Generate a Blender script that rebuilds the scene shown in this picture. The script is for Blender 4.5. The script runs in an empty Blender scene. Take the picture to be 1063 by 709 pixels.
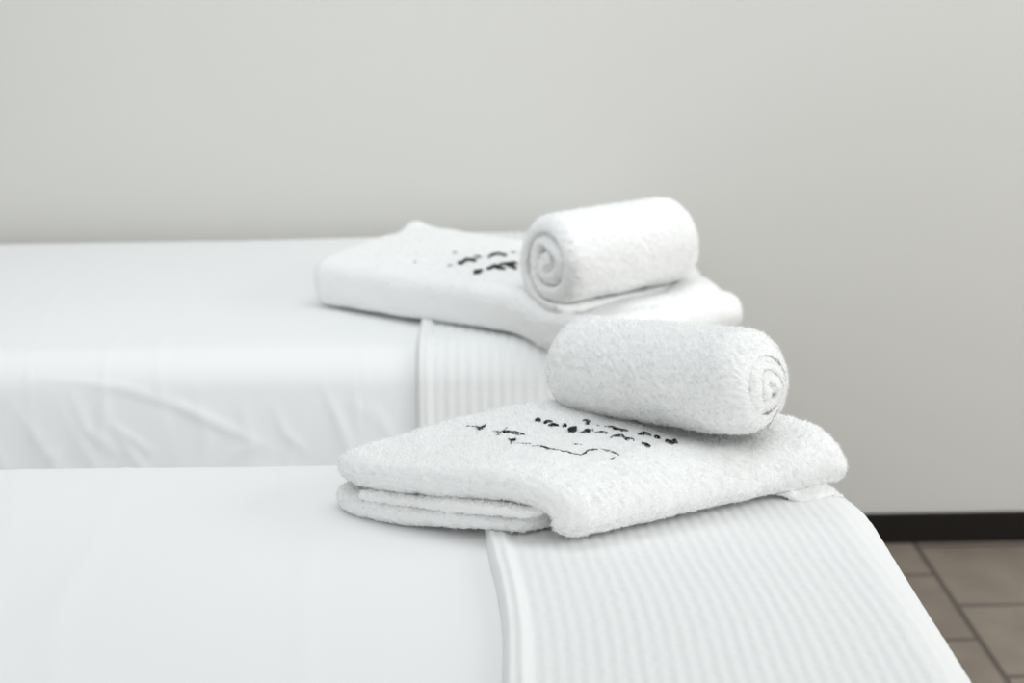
import bpy, bmesh, math
import numpy as np
from mathutils import Vector, Matrix
from mathutils.bvhtree import BVHTree

S = bpy.context.scene
COL = S.collection
rng = np.random.default_rng(7)

# ------------------------------------------------------------------ camera
cam_d = bpy.data.cameras.new('camera')
cam = bpy.data.objects.new('camera', cam_d)
COL.objects.link(cam)
cam_d.sensor_width = 36.0
cam_d.lens = 1650.0 / 1063.0 * 36.0
PITCH = math.atan(418.0 / 1650.0)
CAM_H = 1.46
cam.matrix_world = (Matrix.Translation((0, 0, CAM_H)) @ Matrix.Rotation(math.pi / 2 - PITCH, 4, 'X')
                    @ Matrix.Rotation(-0.0157, 4, 'Z'))
cam_d.clip_start = 0.05
cam_d.dof.use_dof = True
cam_d.dof.focus_distance = 1.80
cam_d.dof.aperture_fstop = 4.2
S.camera = cam

# ------------------------------------------------------------------ light and exposure
S.view_settings.view_transform = 'Standard'
S.view_settings.look = 'None'
S.view_settings.gamma = 1.0
S.view_settings.use_curve_mapping = False
S.view_settings.exposure = 0.08
w = bpy.data.worlds.new('daylight')
S.world = w
w.use_nodes = True
w.node_tree.nodes['Background'].inputs[0].default_value = (0.985, 1.0, 1.0, 1)
_t = w.node_tree
_tc = _t.nodes.new('ShaderNodeTexCoord'); _dot = _t.nodes.new('ShaderNodeVectorMath'); _dot.operation = 'DOT_PRODUCT'
_dot.inputs[1].default_value = (0.06, -0.34, 0.0)
_add = _t.nodes.new('ShaderNodeMath'); _add.operation = 'ADD'; _add.inputs[1].default_value = 0.535
_t.links.new(_tc.outputs['Generated'], _dot.inputs[0]); _t.links.new(_dot.outputs['Value'], _add.inputs[0])
_t.links.new(_add.outputs[0], _t.nodes['Background'].inputs[1])

def area_light(name, loc, target, sx, sy, power, color):
    l = bpy.data.lights.new(name, 'AREA')
    l.shape = 'RECTANGLE'; l.size = sx; l.size_y = sy; l.energy = power; l.color = color
    o = bpy.data.objects.new(name, l); COL.objects.link(o)
    o.location = loc
    o.rotation_euler = (Vector(target) - Vector(loc)).to_track_quat('-Z', 'Y').to_euler()
    return o
area_light('window_light', (3.3, 1.35, 1.9), (0.1, 2.1, 0.8), 2.0, 1.8, 44.0, (1.0, 0.99, 0.965))
area_light('ceiling_light', (-0.1, 2.35, 2.85), (-0.1, 2.35, 0.0), 2.2, 0.9, 16.5, (0.90, 0.965, 1.0))

# ------------------------------------------------------------------ noise helpers
def _hash(ix, iy, iz, seed):
    h = (ix * 374761393 + iy * 668265263 + iz * 2147483647 + seed * 974634617) & 0xFFFFFFFF
    h = ((h ^ (h >> 13)) * 1274126177) & 0xFFFFFFFF
    h = (h ^ (h >> 16)) & 0xFFFFFFFF
    return h.astype(np.float64) / 4294967295.0 * 2 - 1

def vnoise(p, scale, seed=0):
    """smooth value noise, p (n,3) -> (n,) in -1..1"""
    q = np.asarray(p, dtype=np.float64) * scale
    i = np.floor(q).astype(np.int64); f = q - i
    f = f * f * (3 - 2 * f)
    r = 0
    for dx in (0, 1):
        for dy in (0, 1):
            for dz in (0, 1):
                wgt = ((f[:, 0] if dx else 1 - f[:, 0]) * (f[:, 1] if dy else 1 - f[:, 1])
                       * (f[:, 2] if dz else 1 - f[:, 2]))
                r = r + wgt * _hash(i[:, 0] + dx, i[:, 1] + dy, i[:, 2] + dz, seed)
    return r

def sstep(a, b, x):
    t = np.clip((x - a) / (b - a), 0, 1)
    return t * t * (3 - 2 * t)

# ------------------------------------------------------------------ materials
def mat(name, color, rough=0.9, sheen=0.0, bump=None, spec=0.2):
    m = bpy.data.materials.new(name); m.use_nodes = True
    nt = m.node_tree; b = nt.nodes['Principled BSDF']
    b.inputs['Base Color'].default_value = (*color, 1)
    b.inputs['Roughness'].default_value = rough
    b.inputs['Specular IOR Level'].default_value = spec
    b.inputs['Sheen Weight'].default_value = sheen
    if bump:
        scale, strength, dist = bump
        tc = nt.nodes.new('ShaderNodeTexCoord')
        n = nt.nodes.new('ShaderNodeTexNoise'); n.inputs['Scale'].default_value = scale
        n.inputs['Detail'].default_value = 3
        bp = nt.nodes.new('ShaderNodeBump'); bp.inputs['Strength'].default_value = strength
        bp.inputs['Distance'].default_value = dist
        nt.links.new(tc.outputs['Object'], n.inputs['Vector'])
        nt.links.new(n.outputs['Fac'], bp.inputs['Height'])
        nt.links.new(bp.outputs['Normal'], b.inputs['Normal'])
    return m

M_wall = mat('painted_plaster', (0.645, 0.64, 0.614), 0.85, bump=(14, 0.06, 0.01))
M_sheet = mat('cotton_sheet', (0.865, 0.872, 0.875), 0.85, 0.05, bump=(900, 0.08, 0.0006), spec=0.15)
M_blanket = mat('waffle_cotton', (0.81, 0.82, 0.815), 0.95, 0.1, bump=(700, 0.15, 0.001), spec=0.1)
M_terry = mat('terry_cotton', (0.92, 0.925, 0.92), 1.0, 0.15, bump=(650, 0.25, 0.0015), spec=0.05)
M_pile = mat('terry_pile', (0.95, 0.955, 0.952), 1.0, spec=0.0)
_nt = M_pile.node_tree
_tr = _nt.nodes.new('ShaderNodeBsdfTranslucent'); _tr.inputs['Color'].default_value = (0.95, 0.955, 0.952, 1)
_mx = _nt.nodes.new('ShaderNodeMixShader'); _mx.inputs[0].default_value = 0.5
_nt.links.new(_nt.nodes['Principled BSDF'].outputs[0], _mx.inputs[1]); _nt.links.new(_tr.outputs[0], _mx.inputs[2])
_nt.links.new(_mx.outputs[0], _nt.nodes['Material Output'].inputs['Surface'])
M_thread = mat('black_thread', (0.012, 0.011, 0.011), 0.6, bump=(1500, 0.3, 0.0006))
M_base = mat('dark_baseboard', (0.012, 0.0095, 0.008), 0.55, bump=(60, 0.05, 0.002))
M_wood = mat('beech_frame', (0.45, 0.30, 0.18), 0.5, bump=(40, 0.1, 0.002))
M_vinyl = mat('white_vinyl', (0.8, 0.8, 0.78), 0.5, bump=(120, 0.05, 0.001))

def tile_material():
    m = bpy.data.materials.new('stone_tiles'); m.use_nodes = True
    nt = m.node_tree; b = nt.nodes['Principled BSDF']; N = nt.nodes.new; L = nt.links.new
    tc = N('ShaderNodeTexCoord'); mp = N('ShaderNodeMapping')
    # brick rows run along the room's depth: swap the axes, then line the joints up
    mp.inputs['Rotation'].default_value = (0, 0, math.radians(90))
    mp.inputs['Location'].default_value = (TILE_OX, TILE_OY, 0)
    L(tc.outputs['Object'], mp.inputs['Vector'])
    br = N('ShaderNodeTexBrick')
    br.offset = 0.5; br.squash = 1.0
    br.inputs['Scale'].default_value = 1.0
    br.inputs['Brick Width'].default_value = 0.355
    br.inputs['Row Height'].default_value = 0.355
    br.inputs['Mortar Size'].default_value = 0.0075
    br.inputs['Mortar Smooth'].default_value = 0.3
    br.inputs['Color1'].default_value = (0.262, 0.219, 0.180, 1)
    br.inputs['Color2'].default_value = (0.235, 0.196, 0.161, 1)
    br.inputs['Mortar'].default_value = (0.105, 0.090, 0.076, 1)
    L(mp.outputs['Vector'], br.inputs['Vector'])
    n = N('ShaderNodeTexNoise'); n.inputs['Scale'].default_value = 9; n.inputs['Detail'].default_value = 5
    L(tc.outputs['Object'], n.inputs['Vector'])
    cr = N('ShaderNodeValToRGB')
    cr.color_ramp.elements[0].position = 0.3; cr.color_ramp.elements[0].color = (0.86, 0.86, 0.86, 1)
    cr.color_ramp.elements[1].position = 0.7; cr.color_ramp.elements[1].color = (1.1, 1.1, 1.1, 1)
    L(n.outputs['Fac'], cr.inputs['Fac'])
    mx = N('ShaderNodeMix'); mx.data_type = 'RGBA'; mx.blend_type = 'MULTIPLY'; mx.inputs['Factor'].default_value = 1
    L(br.outputs['Color'], mx.inputs['A']); L(cr.outputs['Color'], mx.inputs['B'])
    L(mx.outputs['Result'], b.inputs['Base Color'])
    bp = N('ShaderNodeBump'); bp.inputs['Strength'].default_value = 0.5; bp.inputs['Distance'].default_value = 0.004
    bp.invert = True
    L(br.outputs['Fac'], bp.inputs['Height']); L(bp.outputs['Normal'], b.inputs['Normal'])
    b.inputs['Roughness'].default_value = 0.55
    b.inputs['Specular IOR Level'].default_value = 0.3
    return m
TILE_OX, TILE_OY = 3.297, 0.081

# ------------------------------------------------------------------ mesh helpers
def link(name, me, material, parent=None, smooth=True):
    o = bpy.data.objects.new(name, me); COL.objects.link(o)
    if material: me.materials.append(material)
    if smooth:
        me.polygons.foreach_set('use_smooth', [True] * len(me.polygons))
    if parent is not None:
        o.parent = parent
        o.matrix_parent_inverse = Matrix.Translation(-parent.location)
    return o

def thing(name, label, cat, loc, group=None):
    o = bpy.data.objects.new(name, None); COL.objects.link(o)
    o.location = loc; o.empty_display_size = 0.1
    o['label'] = label; o['category'] = cat
    if group: o['group'] = group
    return o

def tag(o, label, cat, group=None):
    o['label'] = label; o['category'] = cat
    if group: o['group'] = group
    return o

def grid_mesh(name, V, closed_i=False):
    """V (ni, nj, 3) -> quad mesh; closed_i joins the last row to the first"""
    ni, nj = V.shape[:2]
    idx = np.arange(ni * nj).reshape(ni, nj)
    if closed_i:
        a = idx; b = np.roll(idx, -1, axis=0)
    else:
        a = idx[:-1]; b = idx[1:]
    F = np.stack([a[:, :-1], b[:, :-1], b[:, 1:], a[:, 1:]], -1).reshape(-1, 4)
    return V.reshape(-1, 3), F

def to_mesh(name, V, F):
    me = bpy.data.meshes.new(name)
    me.vertices.add(len(V)); me.vertices.foreach_set('co', np.asarray(V, np.float32).ravel())
    n = F.shape[1]
    me.loops.add(F.size); me.loops.foreach_set('vertex_index', F.astype(np.int32).ravel())
    me.polygons.add(len(F))
    me.polygons.foreach_set('loop_start', (np.arange(len(F)) * n).astype(np.int32))
    me.update(calc_edges=True); me.validate()
    return me

def box_mesh(name, lo, hi, bevel=0.01, seg=3):
    bm = bmesh.new(); bmesh.ops.create_cube(bm, size=1)
    for v in bm.verts:
        v.co = Vector([(lo[k] + hi[k]) / 2 + v.co[k] * (hi[k] - lo[k]) for k in range(3)])
    if bevel:
        bmesh.ops.bevel(bm, geom=bm.edges[:], offset=bevel, segments=seg, profile=0.5, affect='EDGES')
    me = bpy.data.meshes.new(name); bm.to_mesh(me); bm.free()
    return me

# ------------------------------------------------------------------ the room
WALL_Y = 3.686
M_floor = tile_material()
o = link('floor', box_mesh('floor', (-3.6, -1.6, -0.05), (3.6, WALL_Y + 0.12, 0.0), 0), M_floor, smooth=False); o['kind'] = 'structure'
o = link('wall_back', box_mesh('wall_back', (-3.6, WALL_Y, -0.05), (3.6, WALL_Y + 0.12, 2.9), 0), M_wall, smooth=False); o['kind'] = 'structure'
o = link('baseboard_back', box_mesh('baseboard_back', (-3.6, WALL_Y - 0.014, 0.0), (3.6, WALL_Y, 0.0765), 0.003, 2), M_base, smooth=False); o['kind'] = 'structure'

# ------------------------------------------------------------------ draped cloth over a bed
class Bed:
    def __init__(s, x0, x1, y0, y1, top, r_near, r_side, rc):
        s.x0, s.x1, s.y0, s.y1, s.top = x0, x1, y0, y1, top
        s.rn, s.rs, s.rc = r_near, r_side, rc
        s.cx0, s.cx1 = x0 + r_side, x1 - r_side
        s.cy0, s.cy1 = y0 + r_near, y1 - r_side
    def split(s, X, Y):
        cx, cy = (s.cx0 + s.cx1) / 2, (s.cy0 + s.cy1) / 2
        px, py = X - cx, Y - cy
        wx = np.abs(px) - ((s.cx1 - s.cx0) / 2 - s.rc); wy = np.abs(py) - ((s.cy1 - s.cy0) / 2 - s.rc)
        ox, oy = np.maximum(wx, 0), np.maximum(wy, 0)
        ln = np.hypot(ox, oy) + 1e-9
        d = np.maximum(ln - s.rc, 0)
        dx, dy = np.sign(px) * ox / ln, np.sign(py) * oy / ln
        R = s.rs + (s.rn - s.rs) * np.clip(-dy, 0, 1) ** 2
        return d, dx, dy, R
    def drape(s, X, Y, off=0.0, off_n=0.0):
        """cloth coordinates -> world; off lifts along the surface normal"""
        d, dx, dy, R = s.split(X, Y)
        amax = math.pi / 2 - 0.39 * np.clip(-dy, 0, 1) ** 2        # the long near side hangs at a slant
        ang = np.minimum(d / R, amax); rest = np.maximum(d - R * amax, 0)
        h = R * np.sin(ang) + rest * np.cos(amax); drop = R * (1 - np.cos(ang)) + rest * np.sin(amax)
        nx, ny, nz = dx * np.sin(ang), dy * np.sin(ang), np.cos(ang)
        bx, by = X - dx * d, Y - dy * d
        return np.stack([bx + dx * h + nx * off, by + dy * h + ny * off, s.top - drop + nz * off], -1), d, R, (dx, dy)
    def height(s, x, y):
        d, dx, dy, R = s.split(x, y)
        t = np.clip(d / R, 0, 0.995)
        return s.top - R * (1 - np.sqrt(1 - t * t))

FRONT = Bed(-1.62, 0.424, 0.88, 2.012, 0.800, 0.15, 0.055, 0.20)
BACK = Bed(-1.62, 0.392, 2.520, 3.640, 0.800, 0.090, 0.055, 0.16)

def sheet_mesh(bed, hang, step, seed, front):
    xs = np.arange(bed.cx0 - hang, bed.cx1 + hang, step); ys = np.arange(bed.cy0 - hang - 0.1, bed.cy1 + hang, step)
    X, Y = np.meshgrid(xs, ys, indexing='ij')
    d, dx, dy, R = bed.split(X, Y)
    P = np.stack([X, Y, np.zeros_like(X)], -1).reshape(-1, 3)
    side = sstep(0.05, 0.30, d)
    # soft hanging folds and creases on the sides, faint press lines on the top
    q = P.copy(); q[:, 1] *= 0.35
    f1 = vnoise(q, 9, seed).reshape(X.shape)
    q2 = np.stack([P[:, 0] + 0.75 * P[:, 1], P[:, 1] * 0.25 - P[:, 0] * 0.2, P[:, 2]], -1)
    f2 = 1 - np.abs(vnoise(q2, 14, seed + 3)).reshape(X.shape) * 2.0
    q3 = np.stack([P[:, 0] - 0.5 * P[:, 1], P[:, 1] * 0.3 + P[:, 0] * 0.15, P[:, 2]], -1)
    f3 = 1 - np.abs(vnoise(q3, 22, seed + 5)).reshape(X.shape) * 2.0
    off = side * (0.004 * f1 + 0.003 * np.maximum(f2, 0) ** 2 + 0.002 * np.maximum(f3, 0) ** 3)
    low = vnoise(P, 3.2, seed + 9).reshape(X.shape)
    off = off + 0.0022 * low * (1 - side)
    pl = 1 - np.abs(vnoise(np.stack([P[:, 0] + 0.12 * P[:, 1], P[:, 1] * 0.22, P[:, 2]], -1), 9, seed + 11)).reshape(X.shape) * 7
    off = off + 0.0011 * np.maximum(pl, 0) ** 2 * (1 - side)
    if not front:
        # one long sagging crease that starts on the near edge and runs down to the right
        for pts, wd, hh in (
                ([(-0.80, 2.425), (-0.72, 2.418), (-0.642, 2.405), (-0.584, 2.385), (-0.495, 2.351), (-0.40, 2.300)], 0.008, 0.0042),
                ([(-0.676, 2.405), (-0.679, 2.30)], 0.010, 0.0035), ([(-0.73, 2.40), (-0.703, 2.338), (-0.65, 2.295)], 0.009, 0.004),
                ([(-0.317, 2.41), (-0.288, 2.347), (-0.265, 2.30)], 0.006, 0.004), ([(-0.261, 2.41), (-0.256, 2.33)], 0.007, 0.003),
                ([(-0.395, 2.37), (-0.374, 2.325), (-0.34, 2.295)], 0.007, 0.004), ([(-0.66, 2.345), (-0.59, 2.295)], 0.006, 0.004),
                ([(-0.584, 2.40), (-0.51, 2.351), (-0.43, 2.315)], 0.008, 0.003), ([(-0.23, 2.37), (-0.20, 2.325)], 0.006, 0.003),
                ([(-0.52, 2.40), (-0.505, 2.30)], 0.012, 0.003), ([(-0.45, 2.38), (-0.43, 2.30)], 0.010, 0.003),
                ([(-0.95, 2.40), (-0.86, 2.30)], 0.010, 0.004)):
            dist = np.full(X.shape, 9.0); along = np.zeros_like(X)
            for k in range(len(pts) - 1):
                xa, xb, ya, yb = pts[k][0], pts[k + 1][0], pts[k][1] + 0.105, pts[k + 1][1] + 0.105
                vx, vy = xb - xa, yb - ya
                t = np.clip(((X - xa) * vx + (Y - ya) * vy) / (vx * vx + vy * vy), 0, 1)
                dk = np.hypot(X - xa - t * vx, Y - ya - t * vy)
                along = np.where(dk < dist, (k + t) / (len(pts) - 1), along); dist = np.minimum(dk, dist)
            off = off + 0.5 * hh * np.exp(-(dist / wd) ** 2) * (0.25 + 0.75 * np.sin(np.clip(along, 0.02, 0.98) * math.pi))
    V, _, _, _ = bed.drape(X, Y, off)
    return to_mesh('sheet', *grid_mesh('sheet', V))

def add_bed(bed, label, front):
    root = thing('massage_bed', label, 'massage bed', ((bed.x0 + bed.x1) / 2, (bed.y0 + bed.y1) / 2, 0), 'massage beds side by side')
    link('mattress', box_mesh('mattress', (bed.x0 + 0.03, bed.y0 + 0.09, 0.56), (bed.x1 - 0.03, bed.y1 - 0.03, bed.top - 0.006), 0.05, 5), M_vinyl, root)
    sh = link('fitted_sheet', sheet_mesh(bed, 0.42, 0.010 if front else 0.006, 11 if front else 29, front), M_sheet, root)
    md = sh.modifiers.new('thickness', 'SOLIDIFY'); md.thickness = 0.0015; md.offset = -1
    link('bed_frame', box_mesh('bed_frame', (bed.x0 + 0.08, bed.y0 + 0.12, 0.44), (bed.x1 - 0.10, bed.y1 - 0.10, 0.562), 0.012), M_wood, root)
    for x in (bed.x0 + 0.22, bed.x1 - 0.30):
        for y in (bed.y0 + 0.20, bed.y1 - 0.20):
            bm = bmesh.new()
            bmesh.ops.create_cone(bm, cap_ends=True, segments=24, radius1=0.026, radius2=0.036, depth=0.44)
            bmesh.ops.bevel(bm, geom=[e for e in bm.edges if e.calc_face_angle(0) > 1], offset=0.004, segments=2, affect='EDGES')
            bmesh.ops.translate(bm, verts=bm.verts, vec=(x, y, 0.22))
            me = bpy.data.meshes.new('leg'); bm.to_mesh(me); bm.free()
            link('leg', me, M_wood, root)
    return root

bed_front = add_bed(FRONT, 'white sheeted massage bed closest to the camera, its foot end at right', True)
bed_back = add_bed(BACK, 'white sheeted massage bed farther away, in front of the grey wall', False)

# ------------------------------------------------------------------ ribbed foot blankets
def blanket(bed, label, xl, skew, hang_near, hang_far, hang_foot, dx, dy, seed, pitch=0.0133, amp=1.0):
    xs = np.concatenate([[0, 0.0006, 0.0016, 0.003, 0.005], np.arange(0.007, bed.cx1 + hang_foot - xl, dx)])
    ys = np.arange(bed.cy0 - hang_near, bed.cy1 + hang_far, dy)
    A, T = np.meshgrid(xs, ys, indexing='ij')
    X = xl + A + skew(T)
    d, ddx, ddy, R = bed.split(X, T)
    P = np.stack([X, T, 0 * X], -1).reshape(-1, 3)
    wob = vnoise(P, 6, seed).reshape(X.shape) * 0.0022
    rib = np.cos((A + wob) * 2 * math.pi / pitch)
    rib = np.sign(rib) * np.abs(rib) ** 0.8
    cell = np.cos(T * 2 * math.pi / 0.0125 + np.floor(A / pitch) * 0.0)
    body = sstep(0.018, 0.030, A)
    off = 0.0085 + amp * body * (0.00027 * rib + 0.00012 * cell * (0.5 - 0.5 * rib)) + 0.0015 * vnoise(P, 5, seed + 1).reshape(X.shape)
    # turned hem along the left edge: two soft rolls, closed down to the sheet
    hem = (1 - body) * (0.0055 * np.sqrt(np.clip(A / 0.006, 0, 1)) + 0.0005 * np.cos((A - 0.007) * 2 * math.pi / 0.011))
    edge = np.sqrt(np.clip(A / 0.005, 0, 1))
    off = (off + hem) * edge + 0.0012 + vnoise(P, 160, seed + 2).reshape(X.shape) * 0.0003 * edge
    side = sstep(R * 1.2, R * 1.2 + 0.2, d)
    off = off + side * 0.006 * (1 + vnoise(P, 11, seed + 4).reshape(X.shape))
    V, _, _, _ = bed.drape(X, T, off)
    me = to_mesh('blanket', *grid_mesh('blanket', V))
    o = link('foot_blanket', me, M_blanket)
    md = o.modifiers.new('thickness', 'SOLIDIFY'); md.thickness = 0.0012; md.offset = -1
    return tag(o, label, 'blanket', 'ribbed blankets across the foot ends')

blanket(FRONT, 'white ribbed blanket across the foot of the nearest bed, under the fluffy folded towel',
        -0.0135, lambda t: -0.075 * np.clip(t - 1.42, 0, 1) ** 1.0 * np.clip((t - 1.3) / 0.3, 0, 1), 0.25, 0.16, 0.32, 0.0020, 0.0036, 3)
blanket(BACK, 'white ribbed blanket hanging over the side of the farther bed, below its folded towel',
        -0.158, lambda t: -0.01 * (t - 2.4), 0.42, 0.12, 0.32, 0.0026, 0.0042, 17, 0.0185, 2.6)

# ------------------------------------------------------------------ terry towels
def resample(path, step):
    p = np.array(path, float)
    # Catmull-Rom through the given points (columns: a, z, half thickness)
    e = np.vstack([2 * p[0] - p[1], p, 2 * p[-1] - p[-2]])
    out = []
    for k in range(len(p) - 1):
        p0, p1, p2, p3 = e[k], e[k + 1], e[k + 2], e[k + 3]
        n = max(2, int(np.linalg.norm((p2 - p1)[:2]) / step) + 1)
        for t in np.linspace(0, 1, n, endpoint=False):
            out.append(0.5 * ((2 * p1) + (-p0 + p2) * t + (2 * p0 - 5 * p1 + 4 * p2 - p3) * t * t + (-p0 + 3 * p1 - 3 * p2 + p3) * t ** 3))
    out.append(p[-1])
    return np.array(out)

def strip(path, length, step, e0, e1, v_off0=None, v_off1=None, sq=1.0):
    """a thick cloth strip: cross-section path (a, z, half) swept over `length` with rounded ends.
    returns (ni, nj, 3) of (a, v, z)"""
    c = resample(path, step)
    a, z, h = c[:, 0], c[:, 1], c[:, 2]
    ta, tz = np.gradient(a), np.gradient(z); l = np.hypot(ta, tz) + 1e-12; ta /= l; tz /= l
    na, nz = -tz, ta
    def capang(n):
        return np.linspace(0, math.pi, n + 2)[1:-1]
    ncap = max(6, int(math.pi * h.mean() / step))
    # stations along v
    nv = int(length / step)
    s0 = np.sin(np.linspace(0, math.pi / 2, max(6, int(e0 * 1.5 / step))))  # thickness factor while opening
    v0 = e0 * (1 - np.cos(np.linspace(0, math.pi / 2, len(s0))))
    s1 = np.sin(np.linspace(math.pi / 2, 0, max(6, int(e1 * 1.5 / step))))
    v1 = length - e1 * (1 - np.cos(np.linspace(math.pi / 2, 0, len(s1))))
    vm = np.arange(e0 + step, length - e1 - step * 0.5, step)
    v = np.concatenate([v0, vm, v1]); f = np.concatenate([s0, np.ones(len(vm)), s1])
    f = np.maximum(f, 0.002)
    out = []
    for vk, fk in zip(v, f):
        hh = h * fk
        up = np.stack([a + na * hh, z + nz * hh], -1)
        dn = np.stack([a - na * hh, z - nz * hh], -1)
        ends = []
        for (i, sg) in ((-1, 1), (0, -1)):
            th = capang(ncap)
            ct = np.sign(np.cos(th)) * np.abs(np.cos(th)) ** sq; st = np.sin(th) ** sq
            if sg > 0:
                pts = np.stack([a[i] + na[i] * hh[i] * ct + ta[i] * hh[i] * st,
                                z[i] + nz[i] * hh[i] * ct + tz[i] * hh[i] * st], -1)
            else:
                pts = np.stack([a[i] - na[i] * hh[i] * ct - ta[i] * hh[i] * st,
                                z[i] - nz[i] * hh[i] * ct - tz[i] * hh[i] * st], -1)
            ends.append(pts)
        loop = np.vstack([up, ends[0], dn[::-1], ends[1]])
        out.append(np.stack([loop[:, 0], np.full(len(loop), vk), loop[:, 1]], -1))
    G = np.array(out).transpose(1, 0, 2)            # (loop, v, 3)
    lv = G[:, :, 1]
    t = np.clip(lv / length, 0, 1)
    if v_off0 is not None: lv = lv + (1 - t) * v_off0(G[:, :, 0])
    if v_off1 is not None: lv = lv + t * v_off1(G[:, :, 0])
    G = G.copy(); G[:, :, 1] = lv
    return G

def terry(name, grids, mapping, parent, fine, blades, blade_len, seed, wave=0.002, pile=0.0011, material=None):
    """grids of local (a, v, z) -> one fuzzy mesh of towel loops with pile"""
    Vs, Fs, Ms, n = [], [], [], 0
    for G in grids:
        V, F = grid_mesh('t', mapping(G), closed_i=True)
        mk = np.ones(G.shape[:2]); mk[:, 0] = mk[:, -1] = 0.0; mk[:, 1] = mk[:, -2] = 0.5   # keep the end seams shut
        Ms.append(mk.ravel())
        Vs.append(V); Fs.append(F + n); n += len(V)
    V = np.vstack(Vs); F = np.vstack(Fs)
    me0 = to_mesh('tmp', V, F)
    bm = bmesh.new(); bm.from_mesh(me0); bmesh.ops.recalc_face_normals(bm, faces=bm.faces); bm.to_mesh(me0); bm.free()
    F = np.empty(len(me0.loops), np.int32); me0.loops.foreach_get('vertex_index', F); F = F.reshape(-1, 4)
    Nn = np.empty(len(me0.vertices) * 3, np.float32); me0.vertices.foreach_get('normal', Nn); Nn = Nn.reshape(-1, 3).astype(float)
    V = np.empty(len(me0.vertices) * 3, np.float32); me0.vertices.foreach_get('co', V); V = V.reshape(-1, 3).astype(float)
    bpy.data.meshes.remove(me0)
    r = np.random.default_rng(seed)
    disp = (wave * vnoise(V, 26, seed) + wave * 0.5 * vnoise(V, 70, seed + 1)
            + pile * 0.6 * vnoise(V, 300, seed + 2) + pile * (r.random(len(V)) - 0.5))
    V2 = V + Nn * (disp * np.concatenate(Ms))[:, None]
    me = to_mesh(name, V2, F)
    o = link(name, me, material or M_terry, parent)
    base = (V2, F, Nn)
    if blades:
        q = V2[F]; ar = np.linalg.norm(np.cross(q[:, 2] - q[:, 0], q[:, 3] - q[:, 1]), axis=1)
        up = Nn[F].mean(1)
        wgt = ar * (0.25 + 0.75 * ((up[:, 2] > -0.5)))
        pick = r.choice(len(F), size=blades, p=wgt / wgt.sum())
        uu, vv = r.random(blades)[:, None], r.random(blades)[:, None]
        Q = q[pick]
        P = (Q[:, 0] * (1 - uu) + Q[:, 1] * uu) * (1 - vv) + (Q[:, 3] * (1 - uu) + Q[:, 2] * uu) * vv
        Nb = up[pick]; Nb /= np.linalg.norm(Nb, axis=1)[:, None] + 1e-9
        rnd = r.normal(size=(blades, 3))
        D = Nb + 0.55 * rnd; D[:, 2] -= 0.15; D /= np.linalg.norm(D, axis=1)[:, None]
        Wd = np.cross(D, r.normal(size=(blades, 3))); Wd /= np.linalg.norm(Wd, axis=1)[:, None] + 1e-9
        Lb = blade_len * (0.5 + r.random(blades))[:, None]; wd = 0.00028
        curl = 0.45 * Lb * r.normal(size=(blades, 3)) * 0.6
        p0, p1 = P - Wd * wd - Nb * 0.0005, P + Wd * wd - Nb * 0.0005
        m0, m1 = P + D * Lb * 0.6 - Wd * wd, P + D * Lb * 0.6 + Wd * wd
        t0 = P + D * Lb + curl - Wd * wd * 0.6; t1 = P + D * Lb + curl + Wd * wd * 0.6
        BV = np.stack([p0, p1, m0, m1, t0, t1], 1).reshape(-1, 3)
        k = (np.arange(blades) * 6)[:, None] + len(V2)
        BF = np.concatenate([k + np.array([0, 1, 3, 2]), k + np.array([2, 3, 5, 4])], 0)
        allV = np.vstack([V2, BV]); allF = np.vstack([F, BF])
        me2 = to_mesh(name, allV, allF)
        me2.materials.append(material or M_terry); me2.materials.append(M_pile)
        me2.polygons.foreach_set('material_index', np.concatenate([np.zeros(len(F), np.int32), np.ones(len(BF), np.int32)]))
        me2.polygons.foreach_set('use_smooth', [True] * len(me2.polygons))
        o.data = me2
        bpy.data.meshes.remove(me)
    return o, base

def press(X, Y, c, ang, half, depth, wid):
    ux, uy = math.cos(ang), math.sin(ang)
    al = (X - c[0]) * ux + (Y - c[1]) * uy; pe = -(X - c[0]) * uy + (Y - c[1]) * ux
    return depth * np.exp(-(pe / wid) ** 2) * (1 - sstep(half - 0.03, half + 0.05, np.abs(al)))

def lay(c0, ca, cv, cd, wa, lv, bed, extra, puff=0.0, pr=None, taper=(1.0, 1.0)):
    """bilinear lay-down: c0 origin corner, ca end of a, cv end of v, cd opposite corner"""
    c0, ca, cv, cd = map(np.array, (c0, ca, cv, cd))
    def f(G):
        a, v, z = G[..., 0] / wa, G[..., 1] / lv, G[..., 2]
        p = (c0 + a[..., None] * (ca - c0) + v[..., None] * (cv - c0) + (a * v)[..., None] * (cd - ca - cv + c0))
        X, Y = p[..., 0], p[..., 1]
        z = z * (1 + puff * sstep(0.02, 0.45, v) * sstep(0.3, 1.0, a) * (1 - 0.6 * sstep(0.6, 1.0, v)))
        z = z * (taper[0] + (taper[1] - taper[0]) * np.clip(v, 0, 1))
        if pr: z = z * (1 - press(X, Y, *pr))
        return np.stack([X, Y, z + extra(a, v, X, Y)], -1)
    return f

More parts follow.
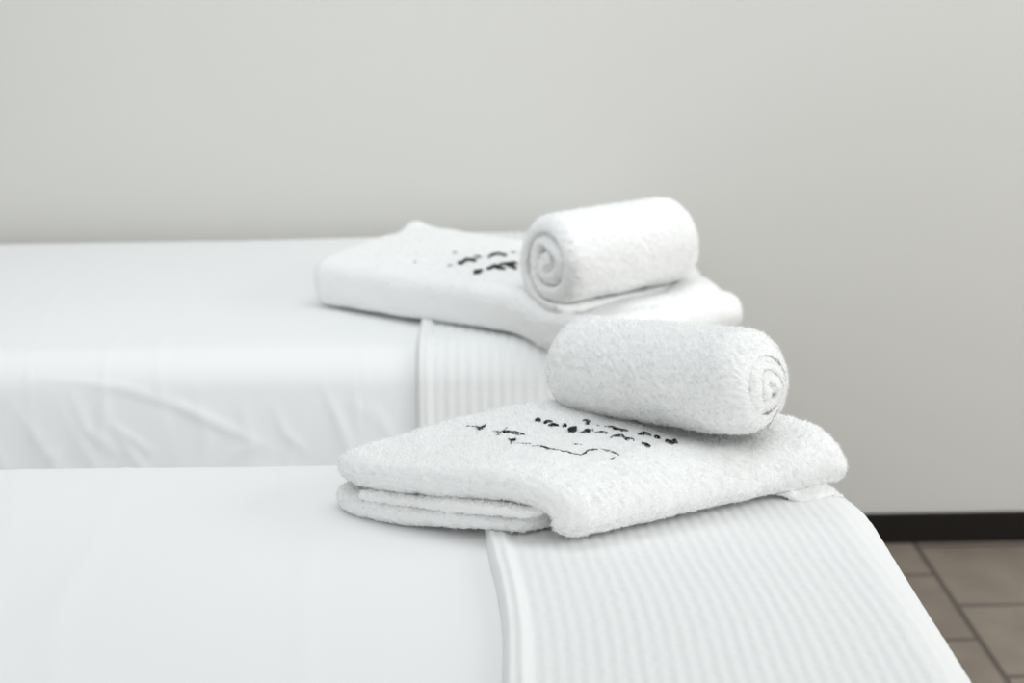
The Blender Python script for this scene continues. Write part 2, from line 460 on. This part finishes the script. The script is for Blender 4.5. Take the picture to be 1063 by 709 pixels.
# --- towel on the nearest bed: layers open on the left, one smooth fold on the right
W1, L1 = 0.300, 0.385
fN, fL, fR, fB = (0.066, 1.634), (-0.257, 1.814), (0.454, 1.838), (0.115, 2.000)
root_ft = thing('bath_towel', 'fluffy folded white bath towel on the nearest bed, its stacked layers facing the camera', 'folded towel',
                (0.10, 1.80, 0.81), 'folded bath towels')
def ft_extra(a, v, X, Y):
    base = np.minimum(FRONT.height(X, Y), 0.800) + 0.010 * sstep(-0.16, 0.02, X) + 0.001
    base = np.maximum(base, 0.793)
    return base + 0.003 * np.sin(a * 5 + v * 3) + 0.007 * sstep(0.7, 1.0, v)
def round_end(G, length, rad, zmid):
    G = G.copy()
    k = np.clip((G[..., 1] - (length - rad)) / rad, 0, 1)
    f = np.sqrt(np.clip(1 - k ** 3, 0.0, 1))
    G[..., 2] = zmid + (G[..., 2] - zmid) * f
    # blunt the two sharp plan corners
    a, v = G[..., 0], G[..., 1] / length
    G[..., 1] = (G[..., 1] + 0.040 * np.clip((a - 0.215) / 0.082, 0, 1.1) ** 2 * sstep(0.5, 0.0, v)
                 - 0.050 * np.clip(1 - a / 0.10, 0, 1.1) ** 2 * sstep(0.55, 1.0, v))
    return G
layers_f = [round_end(g, L1 + 0.0005, 0.030, 0.045) for g in (
    strip([(0.279, 0.0505, 0.0180), (0.20, 0.0535, 0.0185), (0.12, 0.0540, 0.0195), (0.060, 0.0505, 0.018), (0.032, 0.0430, 0.0175), (0.0180, 0.030, 0.0165), (0.0195, 0.0185, 0.0145)],
          L1, 0.0022, 0.022, 0.006, lambda a: 0.003 * np.sin(a * 30) - 0.010 * np.sin(a / 0.3 * math.pi), None),
    strip([(0.065, 0.0120, 0.0105), (0.15, 0.0135, 0.0122), (0.22, 0.0137, 0.0125), (0.283, 0.0145, 0.0135)],
          L1 - 0.004, 0.0022, 0.019, 0.006, lambda a: -0.002 + 0.003 * np.sin(a * 22 + 1) - 0.013 * np.sin(a / 0.3 * math.pi), None),
    strip([(0.047, 0.0285, 0.0058), (0.15, 0.0300, 0.0060), (0.222, 0.0300, 0.0062)],
          L1 - 0.02, 0.0026, 0.007, 0.012, lambda a: -0.003 + 0.003 * np.sin(a * 26 + 2) - 0.012 * np.sin(a / 0.3 * math.pi), None))]
# the hem peeping out under the right-hand end
hem_strip = strip([(-0.003, -0.003, 0.0026), (0.02, 0.0045, 0.0030), (0.07, 0.0045, 0.0030)], 0.060, 0.0024, 0.003, 0.003, None, None)
hem_strip[..., 1] += 0.262
layers_f.append(hem_strip)
map_ft = lay(fN, fL, fR, fB, W1, L1, FRONT, ft_extra, 0.15, pr=((0.184, 1.888), math.radians(-44), 0.13, 0.18, 0.055))
ft_body, ft_base = terry('terry_cloth', layers_f, map_ft, root_ft, 0.0024, 150000, 0.0024, 5, wave=0.0016, pile=0.0020)

# --- towel on the farther bed: one thick smooth pad
W2, L2 = 0.34, 0.70
bL, bF, bN, bR = (-0.378, 2.890), (-0.212, 3.235), (0.180, 2.440), (0.412, 2.665)
root_bt = thing('bath_towel', 'thick folded white bath towel with black script on the farther bed', 'folded towel',
                (0.0, 2.82, 0.81), 'folded bath towels')
def bt_extra(a, v, X, Y):
    base = np.minimum(BACK.height(X, Y), 0.800) + 0.009 * sstep(-0.36, 0.0, X) + 0.001
    base = np.maximum(base, 0.792)
    tip = 0.011 * np.exp(-(((a - 1.0) / 0.10) ** 2 + ((v - 0.03) / 0.06) ** 2)) + 0.011 * np.exp(-((a - 1.0) / 0.16) ** 2) * sstep(0.65, 0.35, v)
    rib = 0.0012 * (np.exp(-((v - 0.50) / 0.006) ** 2) + np.exp(-((v - 0.53) / 0.006) ** 2) + np.exp(-((v - 0.56) / 0.006) ** 2))
    return base + tip - rib
layers_b = [strip([(0.040, 0.043, 0.0410), (0.10, 0.0445, 0.0435), (0.22, 0.0435, 0.0425), (0.304, 0.041, 0.038)],
                  L2, 0.0032, 0.036, 0.040, None, None, sq=0.68)]
map_bt = lay(bL, bF, bN, bR, W2, L2, BACK, bt_extra, pr=((0.172, 2.635), math.radians(38), 0.100, 0.34, 0.085), taper=(1.08, 0.92))
bt_body, bt_base = terry('terry_cloth', layers_b, map_bt, root_bt, 0.0032, 60000, 0.0026, 8, wave=0.0016, pile=0.0014)

# ------------------------------------------------------------------ rolled towels
def roll(name, label, center, ang_z, tilt, length, R, turns, t, start_ang, step, blades, dome, seed, sx=1.0, sz=0.97, soft=0.2, groove=0.55):
    """a terry strip wound up; axis horizontal at ang_z, centre of the roll at `center`"""
    root = thing(name, label, 'rolled towel', (center[0], center[1], center[2] - R * sz), 'rolled hand towels')
    th = np.arange(0, turns * 2 * math.pi, 0.22)
    r = (R - t / 2) - t * th / (2 * math.pi)
    keep = r > t * 0.35
    th, r = th[keep], r[keep]
    lump = 1 + 0.05 * np.sin(th * 2 + 1.0) * sstep(0.8, 0.6, r / R) + 0.12 * np.sin(th * 3) * sstep(0.6, 0.4, r / R)
    path = [(rr * l * math.cos(start_ang - a), rr * l * math.sin(start_ang - a), t * 0.5 * (0.99 if k > 3 else 0.55 + 0.1 * k)) for k, (a, rr, l) in enumerate(zip(th, r, lump))]
    # centre end tucked over itself
    path.append((0.0, -0.001, t * 0.42))
    e = t * groove
    def off0(a): return 0
    G = strip(path, length, step, e, e, None, None)
    rad = np.hypot(G[..., 0], G[..., 2]) / R
    v = G[..., 1]; s = v / length
    bulge = dome * (1 - np.clip(rad, 0, 1) ** 2)
    v = v + (s - 0.5) * 2 * bulge + 0.0025 * np.sin(np.arctan2(G[..., 2], G[..., 0]) * 2 + seed)
    k = np.clip(1 - np.minimum(s, 1 - s) * length / 0.034, 0, 1)
    pin = np.sqrt(1 - soft * k ** 2.2)
    A, Z = G[..., 0] * pin * sx, G[..., 2] * pin * sz
    flat = -R * sz * 0.93
    Z = np.where(Z < flat, flat + (Z - flat) * 0.25, Z)
    G2 = np.stack([A, v - length / 2, Z], -1)
    ax = np.array([math.cos(ang_z) * math.cos(tilt), math.sin(ang_z) * math.cos(tilt), math.sin(tilt)])
    side = np.array([math.sin(ang_z), -math.cos(ang_z), 0.0])
    upv = np.cross(side, ax)
    c = np.array(center)
    def mp(G):
        return c + G[..., 1:2] * ax + G[..., 0:1] * side + G[..., 2:3] * upv
    body, base = terry('terry_cloth', [G2], mp, root, step, blades, 0.0024, seed, wave=0.0015, pile=0.0025)
    return root, base

roll_f, rf_base = roll('hand_towel_roll', 'rolled white hand towel lying on the nearest folded towel, one end facing right', (0.184, 1.888, 0.932), math.radians(-44), math.radians(5.2),
                       0.285, 0.0780, 3.4, 0.0210, math.radians(-120), 0.0024, 100000, 0.022, 21, sz=0.98, soft=0.45, groove=0.22)
roll_b, rb_base = roll('hand_towel_roll', 'rolled white hand towel on the farther folded towel, spiral end facing left', (0.173, 2.632, 0.945), math.radians(38), 0.0,
                       0.285, 0.0965, 2.7, 0.029, math.radians(-78), 0.0034, 40000, 0.006, 22, sz=0.97, soft=0.25)

# ------------------------------------------------------------------ embroidery on the towels
# each stroke: left and right outline points (x, y, x, y) on the towel top
INK_FRONT = [
    [(-0.0573,1.8578,-0.0573,1.8593),(-0.0555,1.8566,-0.0555,1.8587),(-0.0537,1.8555,-0.0537,1.8580),(-0.0519,1.8545,-0.0519,1.8572),(-0.0501,1.8536,-0.0501,1.8563),(-0.0483,1.8528,-0.0483,1.8553),(-0.0466,1.8521,-0.0465,1.8542),(-0.0448,1.8515,-0.0447,1.8530)],
    [(-0.0465,1.8523,-0.0458,1.8561),(-0.0447,1.8474,-0.0438,1.8527),(-0.0429,1.8427,-0.0418,1.8491),(-0.0404,1.8376,-0.0404,1.8460),(-0.0381,1.8415,-0.0395,1.8488),(-0.0365,1.8452,-0.0377,1.8519),(-0.0349,1.8492,-0.0359,1.8548),(-0.0334,1.8534,-0.0341,1.8574)],
    [(-0.0253,1.8308,-0.0252,1.8328),(-0.0235,1.8297,-0.0234,1.8322),(-0.0216,1.8286,-0.0216,1.8315),(-0.0198,1.8276,-0.0197,1.8309),(-0.0180,1.8266,-0.0179,1.8301),(-0.0162,1.8257,-0.0161,1.8293),(-0.0142,1.8249,-0.0144,1.8284),(-0.0124,1.8285,-0.0129,1.8314),(-0.0107,1.8320,-0.0111,1.8346),(-0.0090,1.8356,-0.0094,1.8378),(-0.0073,1.8392,-0.0076,1.8409)],
    [(-0.0207,1.8117,-0.0214,1.8151),(-0.0190,1.8148,-0.0197,1.8186),(-0.0173,1.8178,-0.0181,1.8222),(-0.0156,1.8209,-0.0164,1.8257),(-0.0141,1.8237,-0.0145,1.8296),(-0.0121,1.8227,-0.0120,1.8291),(-0.0099,1.8218,-0.0097,1.8286),(-0.0076,1.8210,-0.0074,1.8280),(-0.0058,1.8200,-0.0056,1.8272),(-0.0040,1.8192,-0.0037,1.8264),(-0.0022,1.8183,-0.0019,1.8255),(-0.0004,1.8175,-0.0001,1.8246),(0.0014,1.8167,0.0017,1.8237),(0.0032,1.8160,0.0035,1.8227),(0.0050,1.8153,0.0053,1.8217),(0.0068,1.8147,0.0071,1.8206),(0.0086,1.8141,0.0089,1.8196),(0.0104,1.8135,0.0107,1.8185),(0.0122,1.8129,0.0125,1.8173),(0.0140,1.8124,0.0142,1.8162)],
    [(-0.0065,1.7974,-0.0058,1.8011),(-0.0050,1.7928,-0.0039,1.7984),(-0.0028,1.7881,-0.0026,1.7960),(-0.0003,1.7905,-0.0011,1.7980),(0.0016,1.7934,0.0009,1.7996),(0.0034,1.7967,0.0030,1.8008)],
    [(-0.0037,1.7790,-0.0044,1.7807),(-0.0022,1.7834,-0.0035,1.7866),(-0.0013,1.7893,-0.0020,1.7911)],
    [(0.0004,1.7809,0.0005,1.7818),(0.0022,1.7804,0.0023,1.7815),(0.0040,1.7798,0.0041,1.7812),(0.0059,1.7793,0.0059,1.7809),(0.0077,1.7789,0.0077,1.7805),(0.0095,1.7784,0.0095,1.7802),(0.0113,1.7780,0.0113,1.7798),(0.0131,1.7777,0.0131,1.7793),(0.0149,1.7773,0.0149,1.7788),(0.0167,1.7770,0.0167,1.7784),(0.0185,1.7767,0.0185,1.7778),(0.0203,1.7764,0.0204,1.7773)],
    [(0.0214,1.7634,0.0215,1.7661),(0.0236,1.7630,0.0237,1.7662),(0.0258,1.7627,0.0259,1.7664),(0.0280,1.7624,0.0281,1.7664),(0.0296,1.7612,0.0299,1.7656),(0.0313,1.7601,0.0316,1.7647),(0.0330,1.7590,0.0333,1.7638),(0.0347,1.7579,0.0351,1.7629),(0.0364,1.7569,0.0368,1.7619),(0.0381,1.7559,0.0384,1.7609),(0.0398,1.7550,0.0401,1.7598),(0.0415,1.7541,0.0418,1.7587),(0.0432,1.7532,0.0435,1.7575),(0.0449,1.7524,0.0452,1.7564),(0.0466,1.7516,0.0469,1.7552),(0.0483,1.7508,0.0485,1.7539),(0.0500,1.7500,0.0502,1.7527)],
    [(0.0500,1.7505,0.0501,1.7523),(0.0517,1.7496,0.0518,1.7517),(0.0534,1.7486,0.0536,1.7510),(0.0551,1.7477,0.0553,1.7504),(0.0567,1.7469,0.0570,1.7497),(0.0584,1.7460,0.0587,1.7491),(0.0601,1.7452,0.0603,1.7484),(0.0618,1.7443,0.0620,1.7476),(0.0635,1.7436,0.0637,1.7469),(0.0652,1.7428,0.0654,1.7461),(0.0668,1.7421,0.0671,1.7453),(0.0685,1.7414,0.0688,1.7445),(0.0702,1.7407,0.0704,1.7436),(0.0719,1.7401,0.0721,1.7427),(0.0736,1.7394,0.0738,1.7418),(0.0753,1.7388,0.0754,1.7409),(0.0770,1.7382,0.0771,1.7400)],
    [(0.0771,1.7381,0.0770,1.7402),(0.0790,1.7399,0.0789,1.7425),(0.0810,1.7417,0.0808,1.7448),(0.0829,1.7436,0.0827,1.7471),(0.0849,1.7455,0.0846,1.7493),(0.0867,1.7475,0.0866,1.7516),(0.0885,1.7484,0.0885,1.7525),(0.0903,1.7493,0.0903,1.7533),(0.0921,1.7504,0.0920,1.7541),(0.0938,1.7515,0.0938,1.7548),(0.0956,1.7526,0.0956,1.7554),(0.0974,1.7538,0.0974,1.7560)],
    [(0.1000,1.7560,0.1004,1.7587),(0.1017,1.7545,0.1021,1.7577),(0.1033,1.7530,0.1038,1.7568),(0.1050,1.7516,0.1055,1.7558),(0.1066,1.7502,0.1072,1.7547),(0.1083,1.7488,0.1089,1.7536),(0.1099,1.7476,0.1106,1.7525),(0.1115,1.7460,0.1122,1.7508),(0.1131,1.7444,0.1138,1.7491),(0.1146,1.7429,0.1153,1.7473),(0.1162,1.7414,0.1169,1.7455),(0.1178,1.7400,0.1184,1.7436),(0.1194,1.7386,0.1199,1.7417),(0.1210,1.7373,0.1215,1.7398)],
    [(0.1086,1.7226,0.1086,1.7243),(0.1107,1.7241,0.1106,1.7268),(0.1128,1.7258,0.1127,1.7289),(0.1148,1.7280,0.1147,1.7307),(0.1169,1.7304,0.1168,1.7321)],
    [(0.0693,1.7728,0.0694,1.7742),(0.0710,1.7717,0.0711,1.7737),(0.0727,1.7707,0.0729,1.7731),(0.0744,1.7698,0.0746,1.7723),(0.0762,1.7690,0.0764,1.7714),(0.0779,1.7685,0.0781,1.7704),(0.0796,1.7679,0.0798,1.7693)],
    [(0.0264,1.8628,0.0265,1.8680),(0.0283,1.8610,0.0284,1.8696),(0.0302,1.8603,0.0304,1.8701),(0.0322,1.8608,0.0323,1.8694),(0.0341,1.8624,0.0342,1.8676)],
    [(0.0368,1.8568,0.0369,1.8615),(0.0387,1.8560,0.0387,1.8627),(0.0405,1.8555,0.0406,1.8637),(0.0423,1.8555,0.0424,1.8642),(0.0442,1.8560,0.0443,1.8641),(0.0461,1.8569,0.0461,1.8636),(0.0479,1.8581,0.0480,1.8628)],
    [(0.0420,1.8444,0.0421,1.8490),(0.0439,1.8438,0.0439,1.8502),(0.0457,1.8435,0.0458,1.8512),(0.0476,1.8434,0.0477,1.8518),(0.0494,1.8437,0.0495,1.8521),(0.0513,1.8444,0.0514,1.8521),(0.0532,1.8453,0.0532,1.8517),(0.0550,1.8465,0.0551,1.8511)],
    [(0.0592,1.8423,0.0594,1.8474),(0.0611,1.8402,0.0614,1.8493),(0.0630,1.8401,0.0633,1.8492),(0.0650,1.8420,0.0652,1.8471)],
    [(0.0848,1.8675,0.0851,1.8722),(0.0868,1.8658,0.0873,1.8729),(0.0889,1.8646,0.0894,1.8732),(0.0910,1.8641,0.0915,1.8727),(0.0931,1.8643,0.0936,1.8714),(0.0953,1.8651,0.0956,1.8697)],
    [(0.0870,1.8508,0.0875,1.8565),(0.0894,1.8472,0.0902,1.8579),(0.0922,1.8486,0.0926,1.8544)],
    [(0.0964,1.8593,0.0965,1.8603),(0.0982,1.8581,0.0984,1.8597),(0.1001,1.8571,0.1003,1.8590),(0.1020,1.8563,0.1022,1.8581),(0.1039,1.8556,0.1040,1.8571),(0.1058,1.8550,0.1059,1.8560)],
    [(0.0655,1.8170,0.0652,1.8280),(0.0674,1.8157,0.0670,1.8316),(0.0693,1.8151,0.0689,1.8344),(0.0711,1.8156,0.0707,1.8362),(0.0730,1.8173,0.0726,1.8367),(0.0748,1.8201,0.0745,1.8361),(0.0766,1.8237,0.0764,1.8347)],
    [(0.0792,1.8153,0.0793,1.8191),(0.0810,1.8151,0.0811,1.8200),(0.0828,1.8150,0.0830,1.8209),(0.0846,1.8150,0.0848,1.8216),(0.0865,1.8151,0.0866,1.8222),(0.0883,1.8154,0.0885,1.8226),(0.0905,1.8161,0.0899,1.8226),(0.0924,1.8214,0.0912,1.8262),(0.0939,1.8261,0.0929,1.8304),(0.0954,1.8310,0.0945,1.8346),(0.0969,1.8359,0.0963,1.8387)],
    [(0.0852,1.8273,0.0853,1.8302),(0.0871,1.8268,0.0872,1.8310),(0.0890,1.8266,0.0892,1.8317),(0.0909,1.8266,0.0911,1.8321),(0.0928,1.8270,0.0930,1.8321),(0.0947,1.8276,0.0949,1.8319),(0.0967,1.8285,0.0968,1.8314)],
    [(0.0969,1.8168,0.0970,1.8212),(0.0992,1.8165,0.0994,1.8225),(0.1014,1.8164,0.1017,1.8236),(0.1036,1.8164,0.1041,1.8245),(0.1055,1.8157,0.1062,1.8239),(0.1076,1.8151,0.1082,1.8231),(0.1096,1.8149,0.1102,1.8221),(0.1117,1.8149,0.1122,1.8208),(0.1138,1.8150,0.1141,1.8194)],
    [(0.1110,1.8504,0.1114,1.8544),(0.1130,1.8492,0.1134,1.8539),(0.1150,1.8480,0.1155,1.8535),(0.1170,1.8469,0.1175,1.8530),(0.1189,1.8459,0.1197,1.8524),(0.1207,1.8436,0.1217,1.8503),(0.1226,1.8412,0.1237,1.8482),(0.1245,1.8390,0.1256,1.8461),(0.1265,1.8367,0.1274,1.8440),(0.1283,1.8360,0.1290,1.8432),(0.1300,1.8354,0.1307,1.8423),(0.1317,1.8348,0.1324,1.8413),(0.1335,1.8343,0.1341,1.8403),(0.1352,1.8339,0.1358,1.8393),(0.1369,1.8335,0.1374,1.8382),(0.1387,1.8331,0.1391,1.8370)],
    [(0.1148,1.7955,0.1144,1.7993),(0.1171,1.7991,0.1166,1.8035),(0.1192,1.8024,0.1191,1.8080),(0.1206,1.8016,0.1212,1.8080),(0.1224,1.8010,0.1230,1.8079),(0.1241,1.8003,0.1248,1.8078),(0.1259,1.7998,0.1265,1.8076),(0.1276,1.7993,0.1283,1.8073),(0.1290,1.7991,0.1305,1.8067),(0.1305,1.7950,0.1324,1.8017),(0.1324,1.7902,0.1338,1.7975),(0.1344,1.7892,0.1353,1.7968),(0.1361,1.7886,0.1369,1.7959),(0.1379,1.7880,0.1386,1.7948),(0.1396,1.7875,0.1403,1.7938),(0.1409,1.7877,0.1424,1.7920),(0.1405,1.7855,0.1421,1.7854),(0.1403,1.7811,0.1416,1.7811)],
    [(0.1479,1.8157,0.1480,1.8206),(0.1497,1.8160,0.1498,1.8223),(0.1515,1.8164,0.1517,1.8239),(0.1533,1.8169,0.1535,1.8253),(0.1551,1.8176,0.1553,1.8266),(0.1566,1.8184,0.1574,1.8278),(0.1580,1.8174,0.1593,1.8264),(0.1597,1.8166,0.1609,1.8250),(0.1614,1.8158,0.1625,1.8233),(0.1631,1.8153,0.1640,1.8215),(0.1648,1.8148,0.1656,1.8197)],
    [(0.1671,1.8051,0.1676,1.8111),(0.1690,1.8035,0.1697,1.8133),(0.1709,1.8031,0.1717,1.8144),(0.1730,1.8042,0.1737,1.8140),(0.1751,1.8064,0.1755,1.8125)],
    [(0.1494,1.7757,0.1506,1.7803),(0.1504,1.7718,0.1522,1.7783),(0.1515,1.7681,0.1536,1.7761),(0.1529,1.7646,0.1547,1.7738),(0.1551,1.7631,0.1565,1.7721),(0.1572,1.7624,0.1583,1.7698),(0.1593,1.7620,0.1601,1.7671)],
    [(0.1787,1.7900,0.1802,1.7964),(0.1800,1.7865,0.1819,1.7944),(0.1814,1.7831,0.1836,1.7923),(0.1828,1.7799,0.1852,1.7902),(0.1847,1.7762,0.1864,1.7884),(0.1872,1.7772,0.1877,1.7898),(0.1892,1.7784,0.1896,1.7911),(0.1911,1.7797,0.1915,1.7923),(0.1949,1.7859,0.1915,1.7884),(0.1931,1.7947,0.1907,1.7842),(0.1916,1.7964,0.1894,1.7871),(0.1900,1.7980,0.1882,1.7900),(0.1885,1.7995,0.1870,1.7931)]]
INK_BACK = [
    [(-0.0949,2.7876,-0.0950,2.8030),(-0.0921,2.7844,-0.0923,2.8033),(-0.0894,2.7814,-0.0896,2.8035),(-0.0857,2.7791,-0.0879,2.8028),(-0.0830,2.7901,-0.0871,2.8104),(-0.0811,2.7990,-0.0854,2.8203),(-0.0801,2.8052,-0.0827,2.8330),(-0.0778,2.8045,-0.0785,2.8333),(-0.0746,2.8048,-0.0752,2.8323),(-0.0715,2.8057,-0.0717,2.8310),(-0.0682,2.8044,-0.0680,2.8267),(-0.0647,2.8032,-0.0645,2.8222),(-0.0612,2.8022,-0.0610,2.8176)],
    [(-0.0672,2.8434,-0.0672,2.8480),(-0.0642,2.8407,-0.0642,2.8477),(-0.0612,2.8385,-0.0612,2.8469),(-0.0582,2.8370,-0.0582,2.8454),(-0.0552,2.8362,-0.0552,2.8432),(-0.0522,2.8359,-0.0522,2.8404)],
    [(-0.0391,2.8314,-0.0407,2.8429),(-0.0365,2.8382,-0.0385,2.8528),(-0.0339,2.8452,-0.0362,2.8625),(-0.0317,2.8515,-0.0336,2.8730),(-0.0287,2.8541,-0.0300,2.8785),(-0.0254,2.8576,-0.0267,2.8831),(-0.0226,2.8613,-0.0229,2.8875),(-0.0201,2.8585,-0.0192,2.8831),(-0.0169,2.8558,-0.0161,2.8785),(-0.0138,2.8534,-0.0130,2.8736),(-0.0107,2.8514,-0.0100,2.8684),(-0.0075,2.8495,-0.0070,2.8631)],
    [(-0.0651,2.7158,-0.0654,2.7305),(-0.0626,2.7124,-0.0630,2.7336),(-0.0600,2.7099,-0.0604,2.7357),(-0.0569,2.7091,-0.0584,2.7361),(-0.0541,2.7150,-0.0563,2.7393),(-0.0518,2.7216,-0.0537,2.7417),(-0.0497,2.7292,-0.0509,2.7431)],
    [(-0.0426,2.7353,-0.0433,2.7501),(-0.0394,2.7357,-0.0401,2.7540),(-0.0359,2.7366,-0.0372,2.7574),(-0.0331,2.7408,-0.0352,2.7632),(-0.0307,2.7449,-0.0330,2.7692),(-0.0291,2.7483,-0.0298,2.7759),(-0.0266,2.7452,-0.0258,2.7728),(-0.0234,2.7424,-0.0226,2.7695),(-0.0204,2.7402,-0.0192,2.7655),(-0.0181,2.7366,-0.0164,2.7591),(-0.0155,2.7329,-0.0140,2.7529),(-0.0129,2.7294,-0.0116,2.7464),(-0.0102,2.7261,-0.0092,2.7398)],
    [(-0.0204,2.7729,-0.0204,2.7861),(-0.0174,2.7705,-0.0173,2.7871),(-0.0144,2.7683,-0.0143,2.7879),(-0.0114,2.7664,-0.0113,2.7883),(-0.0084,2.7649,-0.0083,2.7885),(-0.0051,2.7637,-0.0056,2.7881),(-0.0018,2.7674,-0.0029,2.7913),(0.0012,2.7712,0.0002,2.7944),(0.0042,2.7755,0.0033,2.7970),(0.0067,2.7798,0.0070,2.7995),(0.0089,2.7768,0.0101,2.7923),(0.0116,2.7732,0.0126,2.7856)],
    [(-0.0062,2.7609,-0.0055,2.7715),(-0.0035,2.7543,-0.0026,2.7696),(-0.0009,2.7485,0.0002,2.7670),(0.0018,2.7437,0.0030,2.7633),(0.0046,2.7401,0.0057,2.7585),(0.0074,2.7376,0.0084,2.7526),(0.0103,2.7357,0.0110,2.7461)],
    [(-0.0002,2.8929,-0.0001,2.8967),(0.0031,2.8903,0.0032,2.8970),(0.0065,2.8892,0.0066,2.8958),(0.0099,2.8894,0.0099,2.8933)],
    [(-0.1756,2.8252,-0.1757,2.8280),(-0.1728,2.8238,-0.1731,2.8289),(-0.1701,2.8248,-0.1703,2.8275)],
    [(-0.1071,2.8927,-0.1072,2.8961),(-0.1033,2.8910,-0.1035,2.8972),(-0.0996,2.8921,-0.0997,2.8954)],
    [(-0.1132,2.7814,-0.1133,2.7850),(-0.1099,2.7798,-0.1101,2.7861),(-0.1067,2.7796,-0.1069,2.7858),(-0.1035,2.7807,-0.1036,2.7842)]]
def embroidery(strokes, base, parent, label):
    V0, F0, _ = base
    tree = BVHTree.FromPolygons([tuple(v) for v in V0], [tuple(f) for f in F0])
    def down(x, y):
        h = tree.ray_cast(Vector((x, y, 1.3)), Vector((0, 0, -1)))
        return h[0].z if h[0] else None
    for st in strokes:
        V, F = [], []
        for (lx, ly, rx, ry) in st:
            hi = float(np.interp(math.hypot(rx - lx, ry - ly), (0.003, 0.010), (0.0008, 0.0044)))
            for t, lift in ((0, -0.0012), (0.06, hi * 0.6), (0.5, hi), (0.94, hi * 0.6), (1, -0.0012)):
                x, y = lx + (rx - lx) * t, ly + (ry - ly) * t
                z = np.mean([q for q in (down(x + ex, y + ey) for ex, ey in ((0, 0), (.002, 0), (-.002, 0), (0, .003), (0, -.003))) if q is not None] or [0.87])
                V.append((x, y, z + lift))
        for i in range(len(st) - 1):
            for j in range(4):
                F.append((i * 5 + j, (i + 1) * 5 + j, (i + 1) * 5 + j + 1, i * 5 + j + 1))
        o = link('embroidered_stroke', to_mesh('embroidered_stroke', np.array(V), np.array(F)), M_thread, parent)
        o['label'] = label
embroidery(INK_FRONT, ft_base, root_ft, 'black embroidered lettering')
embroidery(INK_BACK, bt_base, root_bt, 'black embroidered lettering')
